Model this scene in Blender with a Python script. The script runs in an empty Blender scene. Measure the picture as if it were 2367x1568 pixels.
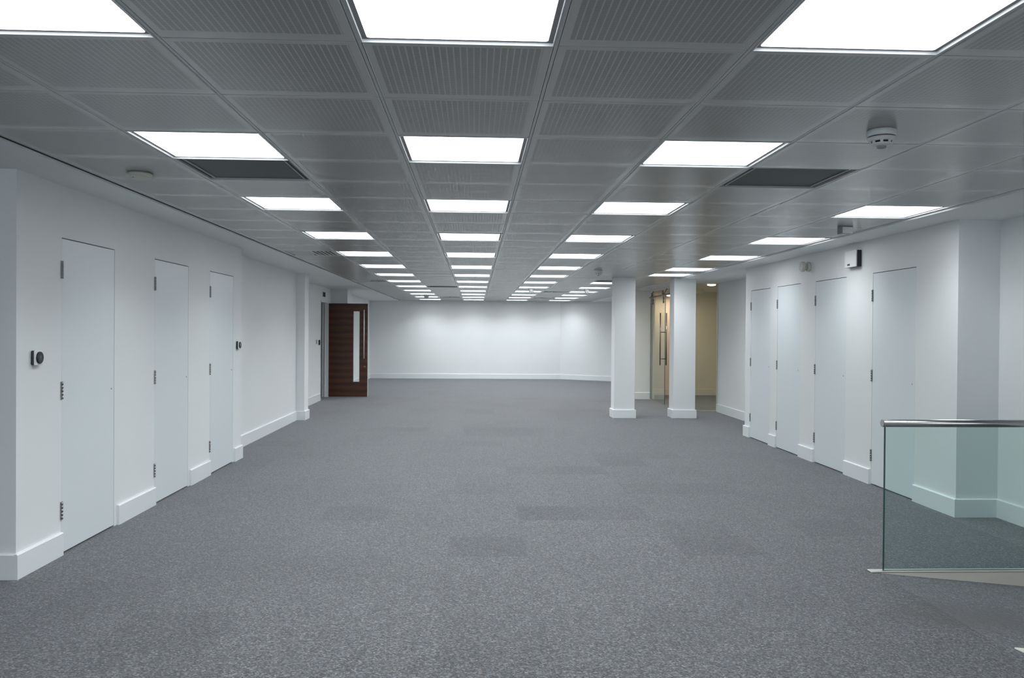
import bpy, bmesh, math, random
from mathutils import Vector, Matrix
random.seed(7)
SC = bpy.context.scene
COL = SC.collection
PI = math.pi

# ---------------------------------------------------------------- materials
def mat(name, color=(.8, .8, .8), rough=.5, metal=0.0, spec=.5, **kw):
    m = bpy.data.materials.new(name)
    m.use_nodes = True
    b = m.node_tree.nodes['Principled BSDF']
    b.inputs['Base Color'].default_value = (*color, 1)
    b.inputs['Roughness'].default_value = rough
    b.inputs['Metallic'].default_value = metal
    b.inputs['Specular IOR Level'].default_value = spec
    for k, v in kw.items():
        b.inputs[k].default_value = v
    return m

class NT:
    """small helper for node graphs"""
    def __init__(s, m):
        s.t = m.node_tree; s.n = s.t.nodes; s.l = s.t.links
        s.b = s.n['Principled BSDF']
    def node(s, typ, **kw):
        n = s.n.new(typ)
        for k, v in kw.items(): setattr(n, k, v)
        return n
    def val(s, sock, v):
        if hasattr(v, 'is_output') or isinstance(v, bpy.types.NodeSocket): s.l.new(v, sock)
        else: sock.default_value = v
    def math(s, op, a, b=0.0, c=None):
        n = s.node('ShaderNodeMath', operation=op)
        s.val(n.inputs[0], a); s.val(n.inputs[1], b)
        if c is not None: s.val(n.inputs[2], c)
        return n.outputs[0]
    def mix(s, f, a, b, blend='MIX'):
        n = s.node('ShaderNodeMix', data_type='RGBA', blend_type=blend)
        s.val(n.inputs[0], f)
        s.val(n.inputs[6], a if not isinstance(a, tuple) else (*a, 1))
        s.val(n.inputs[7], b if not isinstance(b, tuple) else (*b, 1))
        return n.outputs[2]
    def noise(s, vec, scale, detail=2.0, rough=.5):
        n = s.node('ShaderNodeTexNoise')
        n.inputs['Scale'].default_value = scale
        n.inputs['Detail'].default_value = detail
        n.inputs['Roughness'].default_value = rough
        if vec is not None: s.l.new(vec, n.inputs['Vector'])
        return n
    def obj(s): return s.node('ShaderNodeTexCoord').outputs['Object']
    def bump(s, h, strength, dist):
        n = s.node('ShaderNodeBump')
        n.inputs['Strength'].default_value = strength
        n.inputs['Distance'].default_value = dist
        s.l.new(h, n.inputs['Height']); s.l.new(n.outputs[0], s.b.inputs['Normal'])

def paint(name, color, rough, bump=.06):
    m = mat(name, color, rough)
    g = NT(m); o = g.obj()
    n = g.noise(o, 1.3, 3)
    g.l.new(g.mix(n.outputs['Fac'], tuple(c * .975 for c in color), tuple(min(1, c * 1.02) for c in color)), g.b.inputs['Base Color'])
    n2 = g.noise(o, 260, 2)
    g.bump(n2.outputs['Fac'], bump, .002)
    return m

M_WALL = paint('wall_paint', (.785, .808, .820), .55)
M_DOOR = paint('door_paint', (.735, .79, .82), .32, .02)
M_SKIRT = paint('skirting_gloss', (.79, .82, .84), .30, .015)
M_SOFFIT = paint('soffit_paint', (.85, .87, .875), .6)
M_LOBBY = paint('lobby_paint', (.80, .755, .67), .55)
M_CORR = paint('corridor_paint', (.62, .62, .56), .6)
M_VOID = mat('ceiling_void', (.03, .03, .032), .9)
M_RAIL = mat('ceiling_rail', (.68, .68, .68), .34)
M_FRAME = mat('light_frame', (.82, .84, .86), .35)
M_REVEAL = mat('light_reveal', (.16, .16, .175), .5)
M_DARK = mat('return_panel_black', (.115, .128, .134), .6)
M_DARKLIP = mat('return_panel_lip', (.55, .56, .56), .4)
M_VENT = mat('vent_slat', (.62, .625, .61), .4)
M_STEEL = mat('brushed_steel', (.62, .62, .61), .27, 1.0)
M_CHAN = mat('channel_steel', (.70, .69, .66), .42, .8)
M_HINGE = mat('hinge_steel', (.36, .36, .36), .32, 1.0)
M_CHROME = mat('chrome', (.20, .195, .19), .25, 1.0)
M_BLACK = mat('black_plastic', (.012, .014, .02), .35)
M_WHITEP = mat('white_plastic', (.80, .82, .83), .35)
M_CREAMP = mat('cream_plastic', (.62, .61, .55), .45)
M_GREYP = mat('grey_plastic', (.33, .34, .35), .45)
M_SCREEN = mat('grey_display', (.06, .07, .085), .15)
M_SIGN = mat('sign_green', (.012, .055, .04), .7, spec=.2)
M_RISER = paint('ramp_side', (.74, .69, .62), .6)
M_PLATE_Y = mat('plate_face', (.80, .82, .72), .35)
M_PLATE_B = mat('plate_edge_blue', (.05, .12, .45), .4)

# heathered carpet tiles, half a metre square; a few tiles of the room are visibly darker
DARK_TILES = ((0, 0), (-1, -2), (1, 4), (2, 5), (-1, 11), (0, 11), (-3, 11), (2, -2), (4, 15))
def carpet(name, tint=(1, 1, 1), stain=False):
    m = mat(name, (.1, .1, .1), .95, spec=.1)
    g = NT(m); o = g.obj()
    sep = g.node('ShaderNodeSeparateXYZ'); g.l.new(o, sep.inputs[0])
    px = g.math('DIVIDE', g.math('SUBTRACT', sep.outputs[0], .345), .5145)
    py = g.math('DIVIDE', g.math('SUBTRACT', sep.outputs[1], 6.38), .5145)
    tx, ty = g.math('FLOOR', px), g.math('FLOOR', py)
    cb = g.node('ShaderNodeCombineXYZ'); g.l.new(tx, cb.inputs[0]); g.l.new(ty, cb.inputs[1])
    wn = g.node('ShaderNodeTexWhiteNoise', noise_dimensions='2D'); g.l.new(cb.outputs[0], wn.inputs['Vector'])
    # yarn loops: one colour per loop
    vo = g.node('ShaderNodeTexVoronoi', feature='F1'); vo.inputs['Scale'].default_value = 135; g.l.new(o, vo.inputs['Vector'])
    vs = g.node('ShaderNodeSeparateColor'); g.l.new(vo.outputs['Color'], vs.inputs[0])
    n1 = g.noise(o, 60, 3, .7)
    n3 = g.noise(o, .9, 4, .6)
    f = g.math('ADD', g.math('MULTIPLY', vs.outputs[0], .72), g.math('MULTIPLY', g.math('SUBTRACT', n1.outputs['Fac'], .36), 1.0))
    r1 = g.node('ShaderNodeValToRGB'); g.l.new(f, r1.inputs[0])
    e = r1.color_ramp.elements
    def C(a, b, c): return (a * .68 * tint[0], b * .68 * tint[1], c * .66 * tint[2], 1)
    e[0].position = .08; e[0].color = C(.022, .022, .023)
    e[1].position = .98; e[1].color = C(.33, .33, .335)
    x = e.new(.38); x.color = C(.074, .075, .079)
    x = e.new(.68); x.color = C(.142, .143, .148)
    hue = g.mix(vs.outputs[1], (1.10, .99, .90), (.91, 1.0, 1.13))
    c = g.mix(1.0, r1.outputs[0], hue, 'MULTIPLY')
    d = g.math('POWER', wn.outputs['Value'], 4.0)
    d = g.math('SUBTRACT', 1.05, g.math('MULTIPLY', d, .20))
    d = g.math('MULTIPLY', d, g.math('ADD', .90, g.math('MULTIPLY', n3.outputs['Fac'], .20)))
    for (i, k) in (DARK_TILES if stain else ()):
        q = g.math('MULTIPLY', g.math('COMPARE', tx, float(i), .5), g.math('COMPARE', ty, float(k), .5))
        d = g.math('MULTIPLY', d, g.math('SUBTRACT', 1.0, g.math('MULTIPLY', q, .22)))
    cc = g.node('ShaderNodeCombineColor')
    for i in range(3): g.l.new(d, cc.inputs[i])
    c = g.mix(1.0, c, cc.outputs[0], 'MULTIPLY')
    # thin joints between tiles, open only here and there
    jx = g.math('LESS_THAN', g.math('FRACT', px), .009); jy = g.math('LESS_THAN', g.math('FRACT', py), .009)
    n4 = g.noise(o, .75, 1)
    j = g.math('MULTIPLY', g.math('MAXIMUM', jx, jy), g.math('MULTIPLY', g.math('GREATER_THAN', n4.outputs['Fac'], .55), .5))
    c = g.mix(j, c, (.018, .018, .02))
    if stain:   # a long brown scuff that belongs to the carpet
        mp = g.node('ShaderNodeMapping'); g.l.new(o, mp.inputs[0])
        mp.inputs['Location'].default_value = (-2.62 * 1.7, -4.2 * 3.4, 0)
        mp.inputs['Scale'].default_value = (1.7, 3.4, 1)
        ln = g.node('ShaderNodeVectorMath', operation='LENGTH'); g.l.new(mp.outputs[0], ln.inputs[0])
        f = g.math('MAXIMUM', g.math('SUBTRACT', 1.0, ln.outputs['Value']), 0.0)
        f = g.math('MULTIPLY', f, g.math('MULTIPLY', g.noise(o, 7, 3).outputs['Fac'], 2.2))
        f = g.math('MINIMUM', f, .75)
        c = g.mix(f, c, (.045, .036, .028))
    g.l.new(c, g.b.inputs['Base Color'])
    g.b.inputs['Sheen Weight'].default_value = .42
    g.b.inputs['Sheen Roughness'].default_value = .45
    g.b.inputs['Sheen Tint'].default_value = (.9, .92, 1, 1)
    g.bump(vo.outputs['Distance'], .22, .006)
    return m
M_CARPET = carpet('carpet_heather', stain=True)
M_CARPET2 = carpet('carpet_lobby', (1.05, .92, .84))

# perforated lacquered metal tile; UVs are metres from the tile's corner, zero where the border is plain
def perforated():
    m = mat('perforated_tile', (.4, .4, .4), .34, spec=.55)
    g = NT(m)
    uv = g.node('ShaderNodeUVMap', uv_map='UVMap').outputs[0]
    sep = g.node('ShaderNodeSeparateXYZ'); g.l.new(uv, sep.inputs[0])
    u, v = sep.outputs[0], sep.outputs[1]
    def inside(x, lim):
        a = g.math('GREATER_THAN', x, .03); b = g.math('LESS_THAN', x, lim)
        return g.math('MULTIPLY', a, b)
    ins = g.math('MULTIPLY', inside(u, .592), inside(v, .575))
    fu = g.math('FRACT', g.math('MULTIPLY', u, 1 / .0225)); fv = g.math('FRACT', g.math('MULTIPLY', v, 1 / .0125))
    lu = g.math('MULTIPLY', g.math('GREATER_THAN', fu, .22), g.math('ADD', .72, g.math('MULTIPLY', g.math('GREATER_THAN', fv, .30), .28)))
    hole = g.math('MULTIPLY', ins, lu)
    c = g.mix(hole, (.66, .66, .655), (.305, .305, .305))
    o = g.obj()
    n = g.noise(o, .8, 2)
    c = g.mix(g.math('MULTIPLY', n.outputs['Fac'], .16), c, (.64, .64, .60))
    g.l.new(c, g.b.inputs['Base Color'])
    r = g.math('ADD', .23, g.math('MULTIPLY', hole, .05))
    g.l.new(r, g.b.inputs['Roughness'])
    n2 = g.noise(o, 3.2, 2)
    g.bump(n2.outputs['Fac'], .18, .01)
    return m
M_TILE = perforated()

def emissive(name, color, strength):
    m = bpy.data.materials.new(name); m.use_nodes = True
    t = m.node_tree; t.nodes.clear()
    e = t.nodes.new('ShaderNodeEmission'); o = t.nodes.new('ShaderNodeOutputMaterial')
    e.inputs[0].default_value = (*color, 1); e.inputs[1].default_value = strength
    t.links.new(e.outputs[0], o.inputs[0])
    return m
M_LED = emissive('led_diffuser', (.95, .985, 1.0), 5.6)
M_WARM = emissive('warm_lamp', (1.0, .78, .62), 9.0)

def glass(name, color, rough=0.0):
    m = bpy.data.materials.new(name); m.use_nodes = True
    t = m.node_tree; t.nodes.clear()
    tr = t.nodes.new('ShaderNodeBsdfTransparent'); tr.inputs[0].default_value = (*color, 1)
    gl = t.nodes.new('ShaderNodeBsdfGlossy'); gl.inputs['Roughness'].default_value = rough
    gl.inputs['Color'].default_value = (.95, 1, .98, 1)
    fr = t.nodes.new('ShaderNodeFresnel'); fr.inputs[0].default_value = 1.5
    mx = t.nodes.new('ShaderNodeMixShader'); o = t.nodes.new('ShaderNodeOutputMaterial')
    ge = t.nodes.new('ShaderNodeNewGeometry'); sb = t.nodes.new('ShaderNodeMath'); sb.operation = 'SUBTRACT'; sb.inputs[0].default_value = 1
    ml = t.nodes.new('ShaderNodeMath'); ml.operation = 'MULTIPLY'
    t.links.new(ge.outputs['Backfacing'], sb.inputs[1]); t.links.new(sb.outputs[0], ml.inputs[0]); t.links.new(fr.outputs[0], ml.inputs[1])
    t.links.new(ml.outputs[0], mx.inputs[0]); t.links.new(tr.outputs[0], mx.inputs[1])
    t.links.new(gl.outputs[0], mx.inputs[2]); t.links.new(mx.outputs[0], o.inputs[0])
    return m
M_GLASS = glass('green_tint_glass', (.88, .95, .932))
M_GLASS2 = glass('lobby_glass', (.89, .935, .90))
M_VISION = glass('vision_glass', (.97, .985, .985))
M_GEDGE = mat('glass_edge', (.02, .07, .06), .15)

def wood():
    m = mat('walnut_veneer', (.1, .05, .03), .38)
    g = NT(m); o = g.obj()
    mp = g.node('ShaderNodeMapping'); g.l.new(o, mp.inputs[0]); mp.inputs['Scale'].default_value = (.6, 1, 24)
    n = g.noise(mp.outputs[0], 2.2, 6, .65)
    w = g.node('ShaderNodeTexWave', bands_direction='Z'); w.inputs['Scale'].default_value = 2.2
    w.inputs['Distortion'].default_value = 2.0; w.inputs['Detail'].default_value = 3; g.l.new(o, w.inputs['Vector'])
    f = g.math('ADD', g.math('MULTIPLY', n.outputs['Fac'], .75), g.math('MULTIPLY', w.outputs['Fac'], .25))
    r = g.node('ShaderNodeValToRGB'); g.l.new(f, r.inputs[0])
    r.color_ramp.elements[0].position = .28; r.color_ramp.elements[0].color = (.034, .011, .005, 1)
    r.color_ramp.elements[1].position = .75; r.color_ramp.elements[1].color = (.105, .036, .013, 1)
    g.l.new(r.outputs[0], g.b.inputs['Base Color'])
    return m
M_WOOD = wood()

# ---------------------------------------------------------------- mesh helpers
def bx(bm, x0, x1, y0, y1, z0, z1, mi=0):
    vs = [bm.verts.new(p) for p in ((x0,y0,z0),(x1,y0,z0),(x1,y1,z0),(x0,y1,z0),(x0,y0,z1),(x1,y0,z1),(x1,y1,z1),(x0,y1,z1))]
    for f in ((0,3,2,1),(4,5,6,7),(0,1,5,4),(1,2,6,5),(2,3,7,6),(3,0,4,7)):
        fc = bm.faces.new([vs[i] for i in f]); fc.material_index = mi
    return vs

def prism(bm, pts, z0, z1, mi=0):
    """vertical prism over a plan polygon given counter-clockwise"""
    a = [bm.verts.new((x, y, z0)) for x, y in pts]; b = [bm.verts.new((x, y, z1)) for x, y in pts]
    n = len(pts)
    fs = [bm.faces.new(a[::-1]), bm.faces.new(b)]
    for i in range(n):
        fs.append(bm.faces.new((a[i], a[(i+1) % n], b[(i+1) % n], b[i])))
    for f in fs: f.material_index = mi

def lathe(bm, prof, seg=32, mat4=None, mis=None, smooth=True):
    """profile of (radius, height) turned about Z; heights in order"""
    rings = []
    for r, z in prof:
        rings.append([bm.verts.new((r * math.cos(2*PI*i/seg), r * math.sin(2*PI*i/seg), z)) for i in range(seg)])
    for k in range(len(rings) - 1):
        for i in range(seg):
            try:
                f = bm.faces.new((rings[k][i], rings[k][(i+1) % seg], rings[k+1][(i+1) % seg], rings[k+1][i]))
                f.smooth = smooth; f.material_index = mis[k] if mis else 0
            except ValueError: pass
    for ring, m in ((rings[0][::-1], 0), (rings[-1], -1)):
        f = bm.faces.new(ring); f.material_index = (mis[m] if mis else 0)
    vs = [v for r in rings for v in r]
    if mat4 is not None: bmesh.ops.transform(bm, matrix=mat4, verts=vs)
    return vs

def tube(bm, p, q, r, seg=20, mi=0):
    p, q = Vector(p), Vector(q); d = q - p
    m = Matrix.Translation(p) @ d.to_track_quat('Z', 'Y').to_matrix().to_4x4()
    lathe(bm, [(r, 0), (r, d.length)], seg, m, [mi])

def obj(name, bm, mats, parent=None, bevel=0, seg=2, loc=None):
    bmesh.ops.recalc_face_normals(bm, faces=bm.faces)
    me = bpy.data.meshes.new(name); bm.to_mesh(me); bm.free()
    for m in (mats if isinstance(mats, (list, tuple)) else [mats]): me.materials.append(m)
    o = bpy.data.objects.new(name, me); COL.objects.link(o)
    if parent is not None: o.parent = parent
    if loc is not None: o.location = loc
    if bevel:
        b = o.modifiers.new('Bevel', 'BEVEL'); b.width = bevel; b.segments = seg; b.limit_method = 'ANGLE'; b.angle_limit = math.radians(40)
    return o

def new(): return bmesh.new()
def tag(o, label=None, cat=None, group=None, kind=None):
    if label: o['label'] = label
    if cat: o['category'] = cat
    if group: o['group'] = group
    if kind: o['kind'] = kind
    return o
def thing(name, loc, label, cat, group=None, rotz=0, kind=None):
    o = bpy.data.objects.new(name, None); COL.objects.link(o)
    o.location = loc; o.rotation_euler = (0, 0, rotz); o.empty_display_size = .1
    return tag(o, label, cat, group, kind)
def dup(root, loc, label, rotz=None, group=None):
    r = root.copy(); COL.objects.link(r); r.location = loc; r['label'] = label
    if rotz is not None: r.rotation_euler = (0, 0, rotz)
    if group: r['group'] = group
    for ch in list(root.children):
        c = ch.copy(); COL.objects.link(c); c.parent = r
        for g in ch.children:
            d = g.copy(); COL.objects.link(d); d.parent = c
    return r
def struct(name, bm, m, label, cat, bevel=0):
    return tag(obj(name, bm, m, None, bevel), label, cat, None, 'structure')

# ---------------------------------------------------------------- room dimensions (metres)
CZ = 2.379            # metal ceiling
SZ = 2.364            # plasterboard border
TOP = 2.62
X0, P, WF = -.0629, .6373, .6143
YS = [2.71, 4.62, 6.53, 8.56, 10.5, 12.43] + [12.43 + 1.781 * i for i in range(1, 8)]
B = {}
for r in range(12):
    for j in range(3): B[3*r + j] = YS[r] + (YS[r+1] - YS[r]) * j / 3
B[36] = YS[12]
for k in range(-1, -10, -1): B[k] = B[k+1] - .64
YF = 25.52            # far wall
YB = -3.2             # wall behind the camera
XLB, XRB = -2.64, 3.825   # cupboard fronts
XED = 3.442           # edges of the metal field
XEL = X0 - 3.5 * P

# ---- floor, ramp
bm = new()
bx(bm, -5.2, 2.46, YB - .2, 27, -.2, 0)
bx(bm, 2.46, 6.6, 4.945, 15.2, -.2, 0)
bx(bm, 2.46, 3.81, 15.2, 27, -.2, 0); bx(bm, 3.81, 6.6, 19.2, 27, -.2, 0)
struct('floor', bm, M_CARPET, 'dark grey heathered carpet tile floor of the open office', 'floor')
bm = new(); bx(bm, 3.81, 6.6, 15.2, 19.2, -.2, 0)
struct('floor', bm, M_CARPET2, 'brownish carpet inside the glazed lobby behind the columns', 'floor')
bm = new()
zr = -.094 * (4.4 - 2.46)
vs = [bm.verts.new(p) for p in ((2.46, YB, 0), (4.4, YB, zr), (4.4, 4.942, zr), (2.46, 4.942, 0), (2.46, YB, -.4), (4.4, YB, -.4), (4.4, 4.942, -.4), (2.46, 4.942, -.4))]
for f in ((0,1,2,3), (7,6,5,4), (0,4,5,1), (1,5,6,2), (2,6,7,3), (3,7,4,0)): bm.faces.new([vs[i] for i in f])
struct('floor', bm, M_CARPET, 'carpeted ramp sloping down in front of the glass balustrade', 'ramp')
bm = new()
prism(bm, [(2.47, 4.938), (4.3, 4.938), (4.3, 4.950), (2.47, 4.950)], -.3, 0)
struct('trim_1', bm, M_RISER, 'beige wedge shaped side of the ramp below the balustrade', 'ramp side')

# ---- ceiling: metal tile field
LIGHTS = {}
for r in range(13):
    for c, nm in ((-2, 'left'), (0, 'middle'), (2, 'right')): LIGHTS[(c, 3*r)] = (nm, r)
for i, k in enumerate((6, 9, 12, 15, 17)): LIGHTS[(5, k)] = ('edge', i)
for i, r in enumerate(range(7, 13)): LIGHTS[(4, 3*r)] = ('rear', i)
DARK = {(-2, 4): 'dark recessed return air panel just beyond a light on the left', (3, 4): 'dark recessed return air panel beside the right row of lights',
        (-1, 24): 'dark open ceiling slot between the left and middle rows of lights', (4, 20): 'dark recessed panel above the nearer round-off of lights by the first column'}
DARK[(4, 20)] = 'dark recessed ceiling panel just in front of the left column head'
VENTS = {(-3, 12): 'nearer slatted air grille at the left edge of the metal ceiling', (-3, 21): 'farther slatted air grille at the left edge of the metal ceiling',
         (3, 27): 'slatted air grille between the right row and the far short row of lights', (-1, 33): 'slatted air grille nearest the far wall left of the middle lights',
         (3, 33): 'slatted air grille nearest the far wall right of the middle lights'}
bm = new()
uvl = bm.loops.layers.uv.new('UVMap')
G = .0012
def tile(x0, x1, y0, y1):
    tx, ty = random.gauss(0, .0012), random.gauss(0, .0030)
    cx, cy = (x0+x1)/2, (y0+y1)/2
    sag = random.uniform(0, .0030)
    def z(x, y): return CZ + tx*(x-cx) + ty*(y-cy)
    e = .004
    # outer edge turned up into the joint, then a slightly bowed face
    o = [(x0+G, y0+G), (x1-G, y0+G), (x1-G, y1-G), (x0+G, y1-G)]
    i_ = [(x0+G+e, y0+G+e), (x1-G-e, y0+G+e), (x1-G-e, y1-G-e), (x0+G+e, y1-G-e)]
    vu = [bm.verts.new((x, y, CZ + .022)) for x, y in o]
    vo = [bm.verts.new((x, y, z(x, y) + .002)) for x, y in o]
    vi = [bm.verts.new((x, y, z(x, y))) for x, y in i_]
    n = 4
    for k in range(n):
        f = bm.faces.new((vu[k], vo[k], vo[(k+1) % n], vu[(k+1) % n])); f.material_index = 1
        f = bm.faces.new((vo[k], vi[k], vi[(k+1) % n], vo[(k+1) % n])); f.material_index = 1
    # face as a 3x3 grid with a gentle belly
    NX = 4
    gv = {}
    for a in range(NX+1):
        for b in range(NX+1):
            fx, fy = a/NX, b/NX
            x = i_[0][0] + (i_[1][0]-i_[0][0])*fx; y = i_[0][1] + (i_[3][1]-i_[0][1])*fy
            bl = math.sin(PI*fx)*math.sin(PI*fy)
            gv[a, b] = bm.verts.new((x, y, z(x, y) - sag*bl))
    for a in range(NX):
        for b in range(NX):
            f = bm.faces.new((gv[a, b], gv[a, b+1], gv[a+1, b+1], gv[a+1, b])); f.smooth = True
            for lp in f.loops: lp[uvl].uv = (lp.vert.co.x - x0, lp.vert.co.y - y0)
def strip(x0, x1, y0, y1, z0, z1, mi): bx(bm, x0, x1, y0, y1, z0, z1, mi)
holes = set(LIGHTS) | set(DARK) | set(VENTS)
for c in range(-3, 6):
    xc = X0 + c*P
    for k in range(-8, 37):
        if (c, k) in holes: continue
        tile(xc - P/2 + .007, xc + P/2 - .007, B[k-1], B[k])
    # last part row up to the far wall
    tile(xc - P/2 + .007, xc + P/2 - .007, B[36], YF)
for c in range(-3, 7):
    x = X0 + (c - .5)*P
    w = .006 if -3 < c < 6 else .012
    strip(x - w, x + w, B[-9], YF, CZ + .002, CZ + .02, 1)
bx(bm, XEL - .03, XED + .03, YB, YF + .1, CZ + .075, CZ + .1, 2)
bx(bm, XEL - .022, XEL - .012, YB, YF, CZ - .002, CZ + .08, 2); bx(bm, XED + .012, XED + .022, YB, 15.2, CZ + .004, CZ + .08, 2)  # solid dark strips stand in for the shade in the gap along the border
tag(obj('ceiling', bm, [M_TILE, M_RAIL, M_VOID]), 'grey perforated metal tile ceiling over the open office', 'ceiling', None, 'structure')
bm = new()
bx(bm, -5.2, XEL - .020, YB, 27, SZ, TOP)
bx(bm, XED + .020, 4.7, YB, 15.2, SZ, TOP)
bx(bm, XED + .020, 3.81, 15.2, 27, SZ, TOP)
bx(bm, XEL - .020, XED + .020, YF - .05, 27, SZ, TOP)
bx(bm, 3.81, 6.6, 19.28, 27, SZ, TOP)
bx(bm, XEL - .020, XED + .020, YB, YF - .05, CZ + .1, TOP)
struct('ceiling', bm, M_SOFFIT, 'white plasterboard border around the metal tile ceiling', 'ceiling')
bm = new(); bx(bm, 3.81, 6.6, 15.2, 19.25, 2.405, TOP)
bx(bm, 3.81, 4.95, 17.9, 19.2, 2.31, 2.46)
struct('ceiling', bm, M_LOBBY, 'warm cream ceiling of the glazed lobby', 'ceiling')

# ---- walls
def wallbox(name, x0, x1, y0, y1, label, z0=0, z1=TOP, m=None):
    bm = new(); bx(bm, x0, x1, y0, y1, z0, z1)
    return struct(name, bm, m or M_WALL, label, 'wall')
LD = [(5.44, 6.22, 2.03), (6.985, 7.79, 2.03), (8.412, 9.205, 2.032)]
RD = [(10.672, 11.425, 2.044), (9.668, 10.415, 2.045), (8.454, 9.232, 2.042), (7.088, 7.880, 2.041)]
def block(name, xf, side, ya, yb, doors, label):
    """cupboard wall: piers, heads and a shallow recess behind every door"""
    bm = new()
    d = sorted(doors)
    s = side                                                   # +1: solid lies towards +x
    def b(y0, y1, z0, z1, dep0=0, dep1=.45):
        xa, xb_ = xf + s*dep0, xf + s*dep1
        bx(bm, min(xa, xb_), max(xa, xb_), y0, y1, z0, z1)
    y = ya
    for (y0, y1, zt) in d:
        b(y, y0, 0, TOP); b(y0, y1, zt, TOP); b(y0, y1, 0, zt, .05, .45)
        y = y1
    b(y, yb, 0, TOP)
    struct(name, bm, M_WALL, label, 'wall')
block('wall_left', XLB, -1, 4.915, 9.525, LD, 'white cupboard wall on the left with three flush doors')
block('wall_right', XRB, 1, 6.455, 11.66, RD, 'white cupboard wall on the right with four flush doors')
wallbox('wall_left', -5.2, XLB - .45, 4.915, 9.525, 'white return at the near end of the left cupboard wall')
wallbox('wall_left', -5.2, -5.0, YB, 4.915, 'white wall left of the camera')
bm = new()
bx(bm, -5.2, -3.6, YB - .2, YB, 0, TOP); bx(bm, 3.0, 4.4, YB - .2, YB, -.4, TOP); bx(bm, -3.6, 3.0, YB - .2, YB, -.4, .85); bx(bm, -3.6, 3.0, YB - .2, YB, 2.2, TOP)
struct('wall_back', bm, M_WALL, 'white wall behind the camera with an added fill light window', 'wall')
wn_ = thing('added_fill_window', (-.3, YB - .1, 1.525), 'wide added window giving fill light from behind the camera', 'window', kind='structure')  # unseen window, added to brighten wall faces turned to the camera
bm = new()
for i in range(5):
    x = -3.3 + 6.6*i/4; bx(bm, x - .03, x + .03, -.04, .04, -.675, .675)
bx(bm, -3.3, 3.3, -.04, .04, -.675, -.615); bx(bm, -3.3, 3.3, -.04, .04, .615, .675)
obj('frame', bm, M_FRAME, wn_)
bm = new(); bx(bm, -3.27, 3.27, -.006, .006, -.62, .62); obj('pane', bm, M_VISION, wn_)
bm = new(); bx(bm, -3.35, 3.35, .05, .2, -.70, -.675); obj('sill', bm, M_SKIRT, wn_)
pl = bpy.data.lights.new('portal', 'AREA'); pl.shape = 'RECTANGLE'; pl.size = 6.6; pl.size_y = 1.35; pl.cycles.is_portal = True
po = bpy.data.objects.new('portal', pl); COL.objects.link(po); po.parent = wn_; po.location = (0, -.12, 0); po.rotation_euler = (PI/2, 0, 0)
wallbox('wall_right', 4.165, 4.4, YB, 6.455, 'white wall running past the balustrade on the right', -.4)
wallbox('wall_right', 4.275, 4.67, 6.455, 11.66, 'wall core behind the right cupboards')
wallbox('wall_right', 4.465, 4.67, 11.66, 15.2, 'plain white wall between the right cupboards and the glazed lobby')
wallbox('wall_left', -3.32, -2.88, 9.525, 13.53, 'recessed white wall beyond the left cupboards')
wallbox('wall_left', -3.32, -2.745, 13.53, 13.84, 'slim white pilaster on the left wall')
bm = new()
bx(bm, -3.32, -3.2, 13.84, 17.34, 0, TOP); bx(bm, -3.32, -3.2, 17.34, 18.25, 2.05, TOP); bx(bm, -3.32, -3.2, 18.25, 18.62, 0, TOP)
struct('wall_left', bm, M_WALL, 'white wall around the opening of the brown door', 'wall')
wallbox('wall_left', -3.3, -2.84, 18.62, 19.2, 'short white wall nib just behind the brown door')
wallbox('wall_left', -3.4, -3.21, 19.2, 27, 'farthest stretch of the white left wall')
wallbox('wall_far', -3.4, 2.62, YF, YF + .2, 'white far wall lit by pools of light')
bm = new(); prism(bm, [(2.60, YF), (4.11, 24.47), (4.3, 24.7), (2.75, YF + .25)], 0, TOP)
struct('wall_far', bm, M_WALL, 'angled white wall at the right end of the far wall', 'wall')
bm = new(); prism(bm, [(3.30, 18.0), (3.81, 18.0), (3.81, 18.1), (4.30, 24.5), (4.11, 24.5), (3.30, 18.1)], 0, TOP)
struct('wall_right', bm, M_WALL, 'pale wall seen between the two columns beside the glass door', 'wall')
bm = new(); bx(bm, -4.7, -4.6, 14.5, 21, 0, TOP); bx(bm, -4.6, -3.32, 21, 21.1, 0, TOP); bx(bm, -4.6, -3.32, 14.4, 14.5, 0, TOP)
bx(bm, -4.6, -3.34, 19.1, 19.2, 0, TOP)
struct('wall_left', bm, M_CORR, 'dim corridor walls beyond the brown door', 'wall')
bm = new(); bx(bm, 3.8, 6.6, 19.2, 19.3, 0, TOP); bx(bm, 6.5, 6.6, 15.2, 19.2, 0, TOP); bx(bm, 4.47, 6.6, 15.12, 15.22, 0, TOP)
bx(bm, 3.83, 3.9, 18.0, 19.2, 0, TOP)
struct('wall_right', bm, M_LOBBY, 'cream walls inside the glazed lobby', 'wall')

# ---- skirting boards
def skirt(name, p, q, label, room, h=.147, t=.02, m=None):
    """board against the wall line p->q, standing proud towards the unit vector `room`"""
    bm = new(); e = .006
    prof = [(0, 0), (t, 0), (t, h - e), (t - e, h), (0, h)]
    a = [bm.verts.new((p[0] + room[0]*w, p[1] + room[1]*w, z)) for w, z in prof]; b = [bm.verts.new((q[0] + room[0]*w, q[1] + room[1]*w, z)) for w, z in prof]
    n = len(prof)
    bm.faces.new(a); bm.faces.new(b[::-1])
    for i in range(n): bm.faces.new((a[i], b[i], b[(i+1) % n], a[(i+1) % n]))
    return tag(obj(name, bm, m or M_SKIRT), label, 'skirting board', None, 'structure')
R_, L_, N_ = (1, 0), (-1, 0), (0, -1)
sl = [4.895, 5.432, 6.262, 6.978, 7.828, 8.405, 9.248, 9.545]
nm = ('before the first cupboard door', 'between the first and second cupboard doors', 'between the second and third cupboard doors', 'after the third cupboard door')
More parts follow.
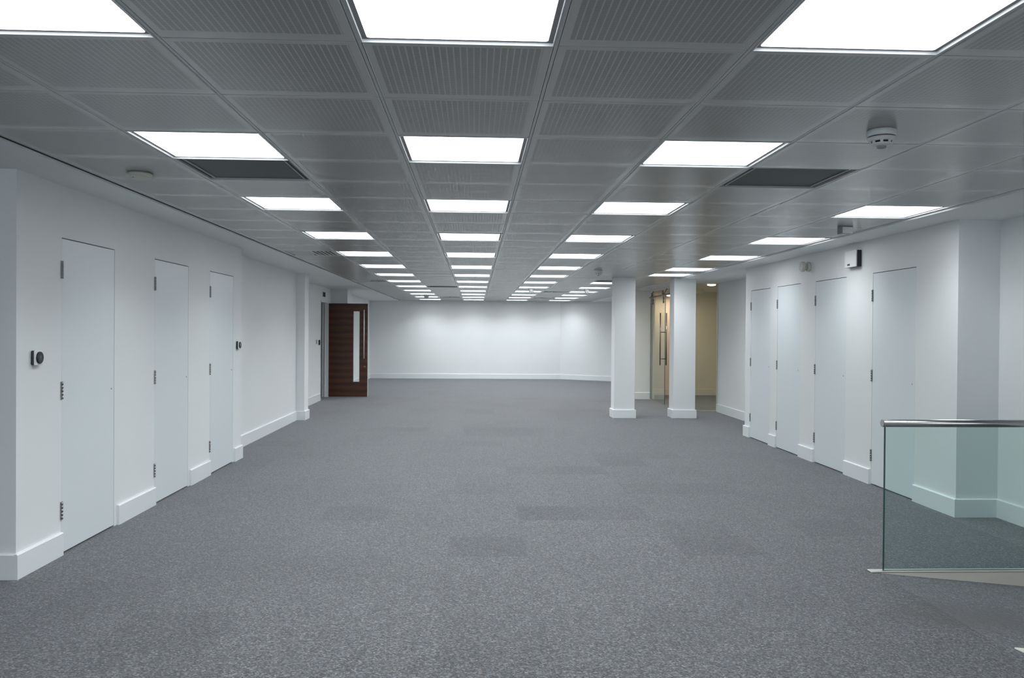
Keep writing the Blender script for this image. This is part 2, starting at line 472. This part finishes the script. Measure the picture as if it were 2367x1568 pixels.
for i in range(4): skirt('baseboard_left', (XLB, sl[2*i]), (XLB, sl[2*i+1]), 'white skirting on the left wall ' + nm[i], R_)
for (a, b) in (((6.435, 7.082), 'before the nearest cupboard door'), ((7.888, 8.448), 'between the nearest and second cupboard doors'),
               ((9.240, 9.662), 'between the second and third cupboard doors'), ((10.422, 10.666), 'between the third and farthest cupboard doors'), ((11.432, 11.68), 'after the farthest cupboard door')):
    skirt('baseboard_right', (XRB, a[0]), (XRB, a[1]), 'white skirting on the right wall ' + b, L_)
ang = Vector((24.47 - YF, -(4.11 - 2.61), 0)).normalized()
for n_, p, q, room, l in (
        ('left', (-5.0, 4.915), (XLB, 4.915), N_, 'white skirting on the return at the near left corner'),
        ('left', (-2.88, 9.545), (-2.88, 13.51), R_, 'white skirting along the recessed left wall'),
        ('left', (-2.88, 13.53), (-2.745, 13.53), N_, 'white skirting on the near face of the pilaster'),
        ('left', (-2.745, 13.51), (-2.745, 13.86), R_, 'white skirting on the room side of the pilaster'),
        ('left', (-3.2, 13.84), (-3.2, 17.325), R_, 'white skirting on the wall before the brown door'),
        ('left', (-3.2, 18.62), (-2.84, 18.62), N_, 'white skirting on the nib behind the brown door'),
        ('left', (-2.84, 18.60), (-2.84, 19.2), R_, 'white skirting on the room side of the nib'),
        ('left', (-3.21, 19.2), (-3.21, YF), R_, 'white skirting on the farthest left wall'),
        ('far', (-3.19, YF), (2.61, YF), N_, 'white skirting along the far wall'),
        ('far', (2.61, YF), (4.11, 24.47), (ang.x, ang.y), 'white skirting along the angled far wall'),
        ('right', (3.30, 18.0), (3.81, 18.0), N_, 'white skirting on the wall between the two columns'),
        ('right', (4.465, 11.66), (4.465, 15.19), L_, 'white skirting along the plain right wall'),
        ('right', (XRB, 6.455), (4.145, 6.455), N_, 'white skirting on the return behind the balustrade'),
        ('right', (4.165, 4.93), (4.165, 6.455), L_, 'white skirting on the near right wall behind the balustrade'),
        ('right', (3.9, 19.2), (6.5, 19.2), N_, 'cream skirting on the back wall of the lobby')):
    skirt('baseboard_' + n_, p, q, l, room, m=M_LOBBY if 'cream' in l else None)

# ---- columns
def column(x0, x1, y0, y1, label):
    c = thing('column', ((x0+x1)/2, (y0+y1)/2, 0), label, 'column', 'square white columns', kind='structure')
    cx, cy = c.location.x, c.location.y
    bm = new(); bx(bm, x0-cx, x1-cx, y0-cy, y1-cy, 0, CZ); obj('shaft', bm, M_WALL, c, .004)
    bm = new(); t = .022; bx(bm, x0-t-cx, x1+t-cx, y0-t-cy, y1+t-cy, 0, .147); obj('plinth', bm, M_SKIRT, c, .006)
column(2.340, 2.690, 13.95, 14.27, 'square white column standing farther from the right cupboards')
column(3.355, 3.728, 13.97, 14.29, 'square white column standing nearer the right cupboards')

# ---- cupboard doors
def hinge_bm(s):
    bm = new(); h = .113
    bx(bm, -.0015, .003, -.014, .014, -h/2, h/2)
    for i in range(5):
        z0 = -h/2 + h*i/5
        tube(bm, (s*.004, 0, z0 + .0015), (s*.004, 0, z0 + h/5 - .0015), .0062, 12)
    for zz in (-.04, 0, .04):
        for yy in (-.010, .010): bx(bm, -.004 if s < 0 else .002, -.002 if s < 0 else .0045, yy-.002, yy+.002, zz-.002, zz+.002)
    return bm
def cupboard_door(xf, s, y0, y1, zt, hinge_y, label, group):
    """s: direction the face looks (+1 = towards +x)"""
    t = thing('cupboard_door', (xf, (y0+y1)/2, 0), label, 'door', group)
    w = (y1 - y0)/2
    g = .0035
    bm = new(); a, b = (-.04, -.001) if s > 0 else (.001, .04)
    bx(bm, a, b, -w + g, w - g, .010, zt - .006)
    obj('leaf', bm, M_DOOR, t, .0015, 1)
    hy = -w if hinge_y < 0 else w
    for z in (.283, 1.053, 1.824):
        obj('hinge', hinge_bm(s), M_HINGE, t, loc=(s*.002, hy, z))
    bm = new(); lathe(bm, [(.0065, -.004), (.0065, .002), (.004, .003)], 16, Matrix.Rotation(s*PI/2, 4, 'Y'))
    obj('lock', bm, M_GREYP, t, loc=(0, -hy*(1 - .05/w), 1.015))
order = ('first and widest looking', 'second', 'third and farthest')
for (y0, y1, zt), l in zip(LD, ('flush white cupboard door nearest the camera on the left wall', 'middle of the three flush white cupboard doors on the left wall', 'farthest flush white cupboard door on the left wall, beside the far thermostat')):
    cupboard_door(XLB, 1, y0, y1, zt, -1, l, 'flush cupboard doors on the left wall')
for (y0, y1, zt), l in zip(RD, ('farthest flush white cupboard door on the right wall', 'second farthest flush white cupboard door on the right wall', 'flush white cupboard door under the black and white wall box', 'flush white cupboard door behind the end of the balustrade handrail')):
    cupboard_door(XRB, -1, y0, y1, zt, 1, l, 'flush cupboard doors on the right wall')

# ---- ceiling lights
def light_parts(root, dx, dy, energy):
    hx, hy = dx/2, dy/2
    # white upturned edge of the opening, dark shadow gap round the panel
    w = .004
    bm = new()
    for (a, b_, c, d) in ((-hx-w, hx+w, -hy-w, -hy), (-hx-w, hx+w, hy, hy+w), (-hx-w, -hx, -hy, hy), (hx, hx+w, -hy, hy)):
        bx(bm, a, b_, c, d, -.001, .010)
    obj('frame', bm, M_FRAME, root)
    ix, iy = hx, hy
    bm = new(); bx(bm, -ix, ix, -iy, iy, .0095, .04)
    obj('reveal', bm, M_REVEAL, root)
    bm = new()
    jx, jy, rr = ix - .017, iy - .017, .010
    pts = []
    for (sx, sy, a0) in ((1, 1, 0), (-1, 1, 90), (-1, -1, 180), (1, -1, 270)):
        for q in range(5):
            an = math.radians(a0 + 22.5*q)
            pts.append((sx*(jx-rr) + rr*math.cos(an), sy*(jy-rr) + rr*math.sin(an)))
    prism(bm, pts, .0080, .0094)
    obj('diffuser', bm, M_LED, root)
    ld = bpy.data.lights.new('lamp', 'AREA'); ld.shape = 'RECTANGLE'; ld.size = jx*2 - .02; ld.size_y = jy*2 - .02
    ld.energy = energy; ld.color = (.93, .985, 1.0); ld.spread = math.radians(130)
    lo = bpy.data.objects.new('lamp', ld); COL.objects.link(lo); lo.parent = root; lo.location = (0, 0, .0075)
    return root
ORD = ['nearest', 'second', 'third', 'fourth', 'fifth', 'sixth', 'seventh', 'eighth', 'ninth', 'tenth', 'eleventh', 'twelfth', 'thirteenth and farthest']
ROWN = {'left': 'the left long row', 'middle': 'the middle long row', 'right': 'the right long row', 'edge': 'the short row along the right edge of the ceiling', 'rear': 'the short far row behind the left column'}
PROTO = {}
ENERGY = 11.5
for (c, k), (nm_, i) in sorted(LIGHTS.items(), key=lambda q: (q[0][0], q[0][1])):
    dep = min(WF, B[k] - B[k-1] - .006)
    loc = (X0 + c*P, B[k] - .003 - dep/2, CZ)
    if nm_ in ('edge', 'rear'): lab = ORD[i] + ' square white light panel in ' + ROWN[nm_] if i < (4 if nm_ == 'edge' else 5) else 'farthest square white light panel in ' + ROWN[nm_]
    else: lab = ORD[i] + ' square white light panel in ' + ROWN[nm_] + ' of ceiling lights'
    key = (round(dep, 3), nm_ == 'edge')                        # the short row by the cupboards runs dimmer
    if key not in PROTO:
        r_ = thing('ceiling_light', loc, lab, 'ceiling light', 'square ceiling light panels')
        PROTO[key] = light_parts(r_, WF, dep, ENERGY * (.62 if nm_ == 'edge' else 1.05))
    else: dup(PROTO[key], loc, lab)

# ---- dark return-air panels and slatted grilles
for (c, k), lab in DARK.items():
    y0, y1 = B[k-1], B[k]
    t = thing('return_air_panel', (X0 + c*P, (y0+y1)/2, CZ), lab, 'ceiling panel', 'dark recessed ceiling panels')
    hx, hy = P/2 - .006, (y1-y0)/2 - .002
    bm = new()
    for (a, b_, cc, d, z0, z1) in ((-hx, hx, -hy, -hy+.008, 0, .014), (-hx, hx, hy-.008, hy, 0, .014), (-hx, -hx+.008, -hy, hy, 0, .014), (hx-.008, hx, -hy, hy, 0, .014),
                                   (-hx+.035, -hx+.042, -hy+.03, hy-.03, .004, .014), (hx-.042, hx-.035, -hy+.03, hy-.03, .004, .014)):
        bx(bm, a, b_, cc, d, z0, z1)
    obj('frame', bm, M_DARKLIP, t, .002, 1)
    bm = new(); bx(bm, -hx + .002, hx - .002, -hy + .002, hy - .002, .0135, .032)
    obj('panel', bm, M_DARK, t)
for (c, k), lab in VENTS.items():
    y0, y1 = B[k-1], B[k]
    t = thing('air_grille', (X0 + c*P, (y0+y1)/2, CZ), lab, 'air vent', 'slatted ceiling air grilles')
    hx, hy = P/2 - .006, (y1-y0)/2 - .002
    bm = new(); w = .03
    bx(bm, -hx, hx, -hy, -hy+w, -.001, .02); bx(bm, -hx, hx, hy-w, hy, -.001, .02); bx(bm, -hx, -hx+w, -hy+w, hy-w, -.001, .02); bx(bm, hx-w, hx, -hy+w, hy-w, -.001, .02)
    obj('frame', bm, M_VENT, t, .002, 1)
    bm = new(); bx(bm, -hx+.01, hx-.01, -hy+.01, hy-.01, .062, .070); obj('backing', bm, M_VOID, t)
    sgn = 1 if c < 0 else -1                                    # open slots lie towards the middle of the room on the left, outwards on the right
    for i in range(5):
        y = -hy + w + (2*hy - 2*w) * (i + .5)/5
        bm = new(); vs = bx(bm, -(hx-w)/2 + .02, (hx-w)/2 - .02, -.045, .045, -.0015, .0015)
        bmesh.ops.transform(bm, matrix=Matrix.Rotation(math.radians(-24), 4, 'X'), verts=vs)
        obj('blade', bm, M_VENT, t, loc=(-sgn*((hx-w)/2), y, .016))
    for i in range(6):
        x = sgn*(.03 + (hx - w - .04) * i/5)
        bm = new(); bx(bm, -.011, .011, -hy+w, hy-w, .0, .006)
        obj('slat', bm, M_VENT, t, loc=(x, 0, 0))

# ---- smoke detectors
def detector(loc, label, tall=1.0, r=.064):
    t = thing('smoke_detector', loc, label, 'smoke detector', 'ceiling smoke detectors')
    s = r/.064
    bm = new(); lathe(bm, [(.060*s, 0), (.064*s, -.004), (.064*s, -.026*tall), (.061*s, -.030*tall)], 40); obj('base', bm, M_WHITEP, t)
    bm = new(); lathe(bm, [(.058*s, -.030*tall), (.058*s, -.034*tall)], 40); obj('gap_ring', bm, M_BLACK, t)
    bm = new(); lathe(bm, [(.061*s, -.034*tall), (.060*s, -.040*tall), (.053*s, -.050*tall), (.046*s, -.052*tall)], 40); obj('body', bm, M_WHITEP, t)
    bm = new(); lathe(bm, [(.044*s, -.052*tall), (.043*s, -.061*tall)], 40); obj('sensor_chamber', bm, M_BLACK, t)
    bm = new()
    for i in range(8):
        a = 2*PI*i/8 + .35
        m4 = Matrix.Rotation(a, 4, 'Z')
        vs = bx(bm, .0425*s, .0485*s, -.006*s, .006*s, -.062*tall, -.051*tall); bmesh.ops.transform(bm, matrix=m4, verts=vs)
    lathe(bm, [(.049*s, -.061*tall), (.046*s, -.066*tall), (.030*s, -.072*tall), (.022*s, -.073*tall)], 40)
    obj('cap', bm, M_WHITEP, t)
    bm = new(); lathe(bm, [(.022*s, -.072*tall), (.020*s, -.080*tall), (.012*s, -.084*tall), (.003*s, -.085*tall)], 24); obj('indicator_lens', bm, M_GREYP, t)
    return t
ZD = CZ - .001
detector((1.838, 3.72, ZD), 'large white smoke detector with dark slots near the camera on the right')
detector((1.831, 12.42, ZD), 'smoke detector on the ceiling just ahead of the left column')
detector((1.192, 17.9, ZD), 'smoke detector hanging before the right long row of lights', 1.25)
detector((2.395, 17.9, ZD), 'smoke detector hanging before the short far row of lights', 1.25)
detector((-1.290, 21.9, ZD), 'smoke detector hanging before the far left lights near the end wall')
t = thing('ceiling_sounder', (-2.0, 5.05, ZD), 'flat round cream sounder disc on the left side of the ceiling', 'alarm sounder')
bm = new(); lathe(bm, [(.066, 0), (.066, -.006)], 40); obj('base', bm, M_GREYP, t)
bm = new(); lathe(bm, [(.074, -.006), (.076, -.012), (.074, -.026), (.066, -.032), (.02, -.034)], 40); obj('cover', bm, M_CREAMP, t)
bm = new(); lathe(bm, [(.005, -.034), (.004, -.038)], 12); obj('indicator', bm, M_BLACK, t, loc=(-.02, -.045, .003))

# motion sensor box under the ceiling
t = thing('motion_sensor', (3.18, 7.06, ZD), 'small grey and white sensor box under the ceiling by the nearest right light', 'sensor', None, math.radians(4))
bm = new(); bx(bm, -.052, .052, -.035, .045, -.066, 0); obj('housing', bm, M_GREYP, t, .004)
bm = new(); bx(bm, -.046, .046, -.043, -.035, -.062, -.008); obj('front_cover', bm, M_WHITEP, t, .003)

# ---- wall devices
def thermostat(y, z, label):
    t = thing('thermostat', (XLB, y, z), label, 'thermostat', 'round dial thermostats on the left wall')
    bm = new(); bx(bm, 0, .018, -.043, .043, -.043, .043); obj('back_box', bm, M_BLACK, t, .006)
    bm = new(); bx(bm, .018, .028, -.045, .045, -.045, .045); obj('cover', bm, M_WHITEP, t, .006, 3)
    rot = Matrix.Rotation(PI/2, 4, 'Y')
    bm = new(); lathe(bm, [(.036, .028), (.036, .036), (.033, .038)], 40, rot); obj('dial', bm, M_BLACK, t)
    bm = new(); lathe(bm, [(.017, .038), (.016, .0385)], 32, rot); obj('display', bm, M_SCREEN, t)
thermostat(5.113, 1.273, 'white thermostat with black round dial near the left edge of the photo')
thermostat(9.368, 1.279, 'white thermostat with black round dial after the third left cupboard door')
t = thing('control_box', (XRB, 8.245, 2.207), 'black wall box with white cover high between two right cupboard doors', 'control box')
bm = new(); bx(bm, -.046, 0, -.125, .125, -.082, .082); obj('back_box', bm, M_BLACK, t, .004)
bm = new(); bx(bm, -.060, -.046, -.127, .127, -.084, .086); obj('cover', bm, M_WHITEP, t, .005)
bm = new(); bx(bm, -.0612, -.059, .005, .062, -.066, -.048); obj('window', bm, M_BLACK, t)
t = thing('alarm_sounder', (XRB, 9.42, 2.221), 'round pale beige alarm sounder sticking out high on the right wall', 'alarm sounder')
rot = Matrix.Rotation(-PI/2, 4, 'Y')
bm = new(); lathe(bm, [(.052, 0), (.054, .004), (.054, .026), (.046, .032)], 36, rot); obj('base', bm, M_CREAMP, t)
bm = new(); lathe(bm, [(.040, .032), (.038, .055), (.050, .062)], 36, rot); obj('neck', bm, M_CREAMP, t)
bm = new(); lathe(bm, [(.056, .062), (.060, .070), (.060, .092), (.052, .100), (.030, .096), (.018, .090)], 36, rot); obj('horn', bm, M_CREAMP, t)
t = tag(obj('light_switch', (lambda b_: (bx(b_, 0, .012, -.04, .04, -.043, .043), b_)[1])(new()), M_GREYP, None, .003, loc=(-3.2, 16.93, 1.215)), 'small grey switch plate on the wall before the brown door', 'light switch')
bm = new(); bx(bm, 0, .026, -.034, .034, -.052, .052)
tag(obj('card_reader', bm, M_BLACK, None, .005, loc=(-3.2, 17.19, 1.200)), 'black door entry reader beside the brown door opening', 'card reader')
t = thing('exit_sign', (-3.2, 17.72, 2.203), 'dark green exit sign plate above the brown door opening', 'sign')
bm = new(); bx(bm, 0, .008, -.16, .16, -.058, .058); obj('border', bm, M_WHITEP, t, .002)
bm = new(); bx(bm, .008, .010, -.145, .145, -.048, .048); obj('panel', bm, M_SIGN, t)

# ---- brown door, open at right angles to its wall
fr = thing('door_frame', (-3.2, 17.8, 0), 'pale painted frame lining the brown door opening', 'door frame', kind='structure')
bm = new()
bx(bm, -.13, .012, -.46, -.43, 0, 2.05); obj('jamb', bm, M_SKIRT, fr, .002)
bm = new(); bx(bm, -.13, .012, .43, .46, 0, 2.05); bx(bm, -.07, -.05, .415, .43, 0, 2.03); obj('jamb', bm, M_SKIRT, fr, .002)
bm = new(); bx(bm, -.13, .012, -.46, .46, 2.035, 2.065); obj('head', bm, M_SKIRT, fr, .002)
t = thing('timber_door', (-3.205, 18.28, 0), 'dark brown timber door with slim glass slot standing open', 'door')
bm = new(); W_, g0, g1, h0, h1 = .856, .548, .682, .33, 1.87
bx(bm, .003, g0, 0, .045, .008, 2.037); bx(bm, g1, W_, 0, .045, .008, 2.037); bx(bm, g0, g1, 0, .045, .008, h0); bx(bm, g0, g1, 0, .045, h1, 2.037)
obj('leaf', bm, M_WOOD, t)
bm = new(); bx(bm, W_, W_ + .008, 0, .045, .008, 2.037); obj('edge_lipping', bm, M_CREAMP, t)
bm = new(); bw = .007
bx(bm, g0, g0+bw, -.003, .048, h0, h1); bx(bm, g1-bw, g1, -.003, .048, h0, h1); bx(bm, g0+bw, g1-bw, -.003, .048, h0, h0+bw); bx(bm, g0+bw, g1-bw, -.003, .048, h1-bw, h1)
obj('glazing_bead', bm, M_CREAMP, t)
bm = new(); bx(bm, g0+bw, g1-bw, .019, .026, h0+bw, h1-bw); obj('vision_panel', bm, M_VISION, t)
bm = new(); tube(bm, (.785, -.055, .84), (.785, -.055, 1.90), .010)
hd = obj('pull_handle', bm, M_FRAME, t)
for z in (.95, 1.56):
    bm = new(); tube(bm, (.800, 0, z), (.785, -.055, z), .008, 14); obj('standoff', bm, M_STEEL, hd)
bm = new(); lathe(bm, [(.022, 0), (.022, .008), (.012, .010)], 24, Matrix.Rotation(PI/2, 4, 'X')); obj('lock_escutcheon', bm, M_CHROME, t, loc=(.795, 0, .66))
for z in (.25, 1.05, 1.80):
    bm = new(); tube(bm, (0, -.006, z-.05), (0, -.006, z+.05), .008, 12); bx(bm, -.02, .002, -.004, .002, z-.05, z+.05); obj('hinge', bm, M_HINGE, t)
bm = new(); bx(bm, .14, .36, .045, .085, 1.975, 2.03); obj('door_closer', bm, M_CHROME, t, .006)

# ---- glazed lobby: sliding door, fixed front glass, rail
def pane(bm, x0, x1, y0, y1, z0, z1): bx(bm, x0, x1, y0, y1, z0, z1)
t = thing('glass_partition', (4.14, 15.2, 0), 'fixed clear glass sheet beside the plain right wall', 'glass partition')
bm = new(); pane(bm, -.33, .32, -.005, .005, .02, 2.388); obj('pane', bm, M_GLASS2, t)
bm = new(); bx(bm, -.33, .325, -.018, .018, 0, .022); obj('bottom_channel', bm, M_CHAN, t)
bm = new(); bx(bm, -.33, .325, -.018, .018, 2.385, 2.405); obj('head_channel', bm, M_SOFFIT, t)
bm = new(); bx(bm, .312, .325, -.016, .016, .022, 2.385); obj('wall_channel', bm, M_CHAN, t)
t = thing('glass_partition', (3.84, 17.25, 0), 'fixed glass end strip where the lobby meets the pale wall', 'glass partition')
bm = new(); bx(bm, -.006, .006, .72, .745, 0, 2.34); obj('end_post', bm, M_CHROME, t)
bm = new(); bx(bm, -.02, .02, -2.05, .75, 2.34, 2.45); obj('head_channel', bm, M_SKIRT, t)
t = thing('glass_sliding_door', (3.80, 17.25, 0), 'frameless glass sliding door with tall bar handles hung on rollers', 'door')
bm = new(); pane(bm, -.005, .005, -.68, .70, .012, 2.19); obj('pane', bm, M_GLASS2, t)
bm = new(); bx(bm, -.0055, .0055, -.686, -.68, .012, 2.19); bx(bm, -.0055, .0055, .70, .706, .012, 2.19); obj('glass_edge', bm, M_GEDGE, t)
for s_ in (-1, 1):
    bm = new(); tube(bm, (s_*.062, -.52, .79), (s_*.062, -.52, 1.85), .011); h = obj('bar_handle', bm, M_CHROME, t)
    for z in (.92, 1.46):
        bm = new(); tube(bm, (0, -.52, z), (s_*.062, -.52, z), .008, 12); obj('standoff', bm, M_CHROME, h)
for y in (-.55, .45):
    bm = new(); lathe(bm, [(.040, -.010), (.040, .010)], 28, Matrix.Translation((-.028, y, 2.265)) @ Matrix.Rotation(PI/2, 4, 'Y'))
    bx(bm, -.016, -.006, y-.018, y+.018, 2.05, 2.265)
    for z in (2.08, 2.14): lathe(bm, [(.024, -.012), (.024, .012)], 20, Matrix.Translation((-.008, y, z)) @ Matrix.Rotation(PI/2, 4, 'Y'))
    obj('roller', bm, M_CHROME, t)
bm = new(); bx(bm, -.012, .012, -.05, .05, 0, .02); obj('floor_guide', bm, M_STEEL, t, loc=(0, -.5, 0))
t = thing('sliding_door_rail', (3.772, 16.6, 2.21), 'steel tube rail carrying the glass sliding door', 'rail')
bm = new(); tube(bm, (0, -1.3, 0), (0, 1.35, 0), .014); obj('tube', bm, M_CHROME, t)
for y in (-1.1, 0, 1.25):
    bm = new(); tube(bm, (0, y, 0), (.068, y, .14), .008, 12); obj('bracket', bm, M_CHROME, t)
for (x, y, z, l) in ((4.585, 16.05, 2.405, 'warm round downlight in the lobby ceiling by the plain right wall'), (4.40, 18.7, 2.31, 'warm round downlight deeper in the lobby behind the glass door')):
    t = thing('downlight', (x, y, z), l, 'ceiling light', 'warm lobby downlights')
    bm = new(); lathe(bm, [(.092, 0), (.092, -.006), (.082, -.008)], 32); obj('trim_ring', bm, M_WHITEP, t)
    bm = new(); lathe(bm, [(.080, -.006), (.078, -.026), (.03, -.034)], 32); obj('lens', bm, M_WARM, t)
    ld = bpy.data.lights.new('lamp', 'AREA'); ld.shape = 'DISK'; ld.size = .14; ld.energy = 26 if y < 17 else 8; ld.color = (1, .83, .64) if y < 17 else (1, .74, .52)
    lo = bpy.data.objects.new('lamp', ld); COL.objects.link(lo); lo.parent = t; lo.location = (0, 0, -.036)

# ---- balustrade
t = thing('balustrade', (2.495, 4.97, 0), 'green tinted glass balustrade with steel tube handrail', 'balustrade')
L = 1.66
bm = new(); bx(bm, .004, L, -.006, .006, .007, .894); obj('glass_panel', bm, M_GLASS, t)
bm = new(); bx(bm, -.0005, .004, -.006, .006, .007, .894); obj('glass_edge', bm, M_GEDGE, t)
bm = new(); tube(bm, (-.012, 0, .908), (L, 0, .908), .0228, 40); obj('handrail', bm, M_STEEL, t)
bm = new(); lathe(bm, [(.0222, 0), (.0228, .001), (.0228, .004)], 40, Matrix.Translation((-.0165, 0, .908)) @ Matrix.Rotation(PI/2, 4, 'Y')); obj('end_cap', bm, M_GREYP, t)
bm = new(); bx(bm, -.085, L, -.030, -.010, 0, .009); bx(bm, -.085, L, .010, .030, 0, .009); bx(bm, -.085, -.004, -.010, .010, 0, .009); obj('base_channel', bm, M_CHAN, t, .002, 1)
bm = new(); bx(bm, -.004, L, -.010, .010, .001, .006); obj('channel_gasket', bm, M_BLACK, t)
# small plate at the lower right corner of the photo, on the ramp
t = thing('floor_plate', (2.50, 3.72, -.004), 'small pale plate with blue edge at the bottom right corner on the carpet', 'floor plate')
t.rotation_euler = (0, math.atan(.094), 0)
bm = new(); prism(bm, [(.01, .03), (.03, -.05), (.30, -.06), (.30, .02)], 0, .006); obj('face', bm, M_PLATE_Y, t)
bm = new(); prism(bm, [(.028, -.05), (.045, -.075), (.30, -.085), (.30, -.06)], 0, .006); obj('blue_edge', bm, M_PLATE_B, t)

# ---------------------------------------------------------------- camera, world, view
f, W = 1926.0, 2367.0
yaw, pit, rol = .04379423, -.00884885, .00735265
cy, sy, cp, sp = math.cos(yaw), math.sin(yaw), math.cos(pit), math.sin(pit)
r_ = Vector((cy, -sy, 0)); fw = Vector((sy*cp, cy*cp, sp)); u_ = r_.cross(fw)
RX = math.cos(rol)*r_ + math.sin(rol)*u_; UX = -math.sin(rol)*r_ + math.cos(rol)*u_
cam = bpy.data.cameras.new('camera'); co = bpy.data.objects.new('camera', cam); COL.objects.link(co)
m4 = Matrix(((RX.x, UX.x, -fw.x, 0), (RX.y, UX.y, -fw.y, 0), (RX.z, UX.z, -fw.z, 1.45), (0, 0, 0, 1)))
co.matrix_world = m4
cam.sensor_width = 36; cam.lens = f / W * 36; cam.clip_start = .05; cam.clip_end = 100
SC.camera = co
wd = bpy.data.worlds.new('world'); SC.world = wd; wd.use_nodes = True
wd.node_tree.nodes['Background'].inputs[0].default_value = (.86, .94, 1.0, 1); wd.node_tree.nodes['Background'].inputs[1].default_value = 4.4
vs_ = SC.view_settings
vs_.view_transform = 'Standard'; vs_.look = 'None'; vs_.exposure = 0.0; vs_.gamma = 1.0; vs_.use_curve_mapping = False
SC.cycles.use_denoising = True
SC.cycles.use_light_tree = False
SC.cycles.max_bounces = 6; SC.cycles.diffuse_bounces = 4; SC.cycles.glossy_bounces = 3; SC.cycles.transparent_max_bounces = 10
SC.cycles.caustics_reflective = False; SC.cycles.caustics_refractive = False
SC.cycles.use_adaptive_sampling = True; SC.cycles.adaptive_threshold = .03
SC.cycles.sample_clamp_indirect = 6.0
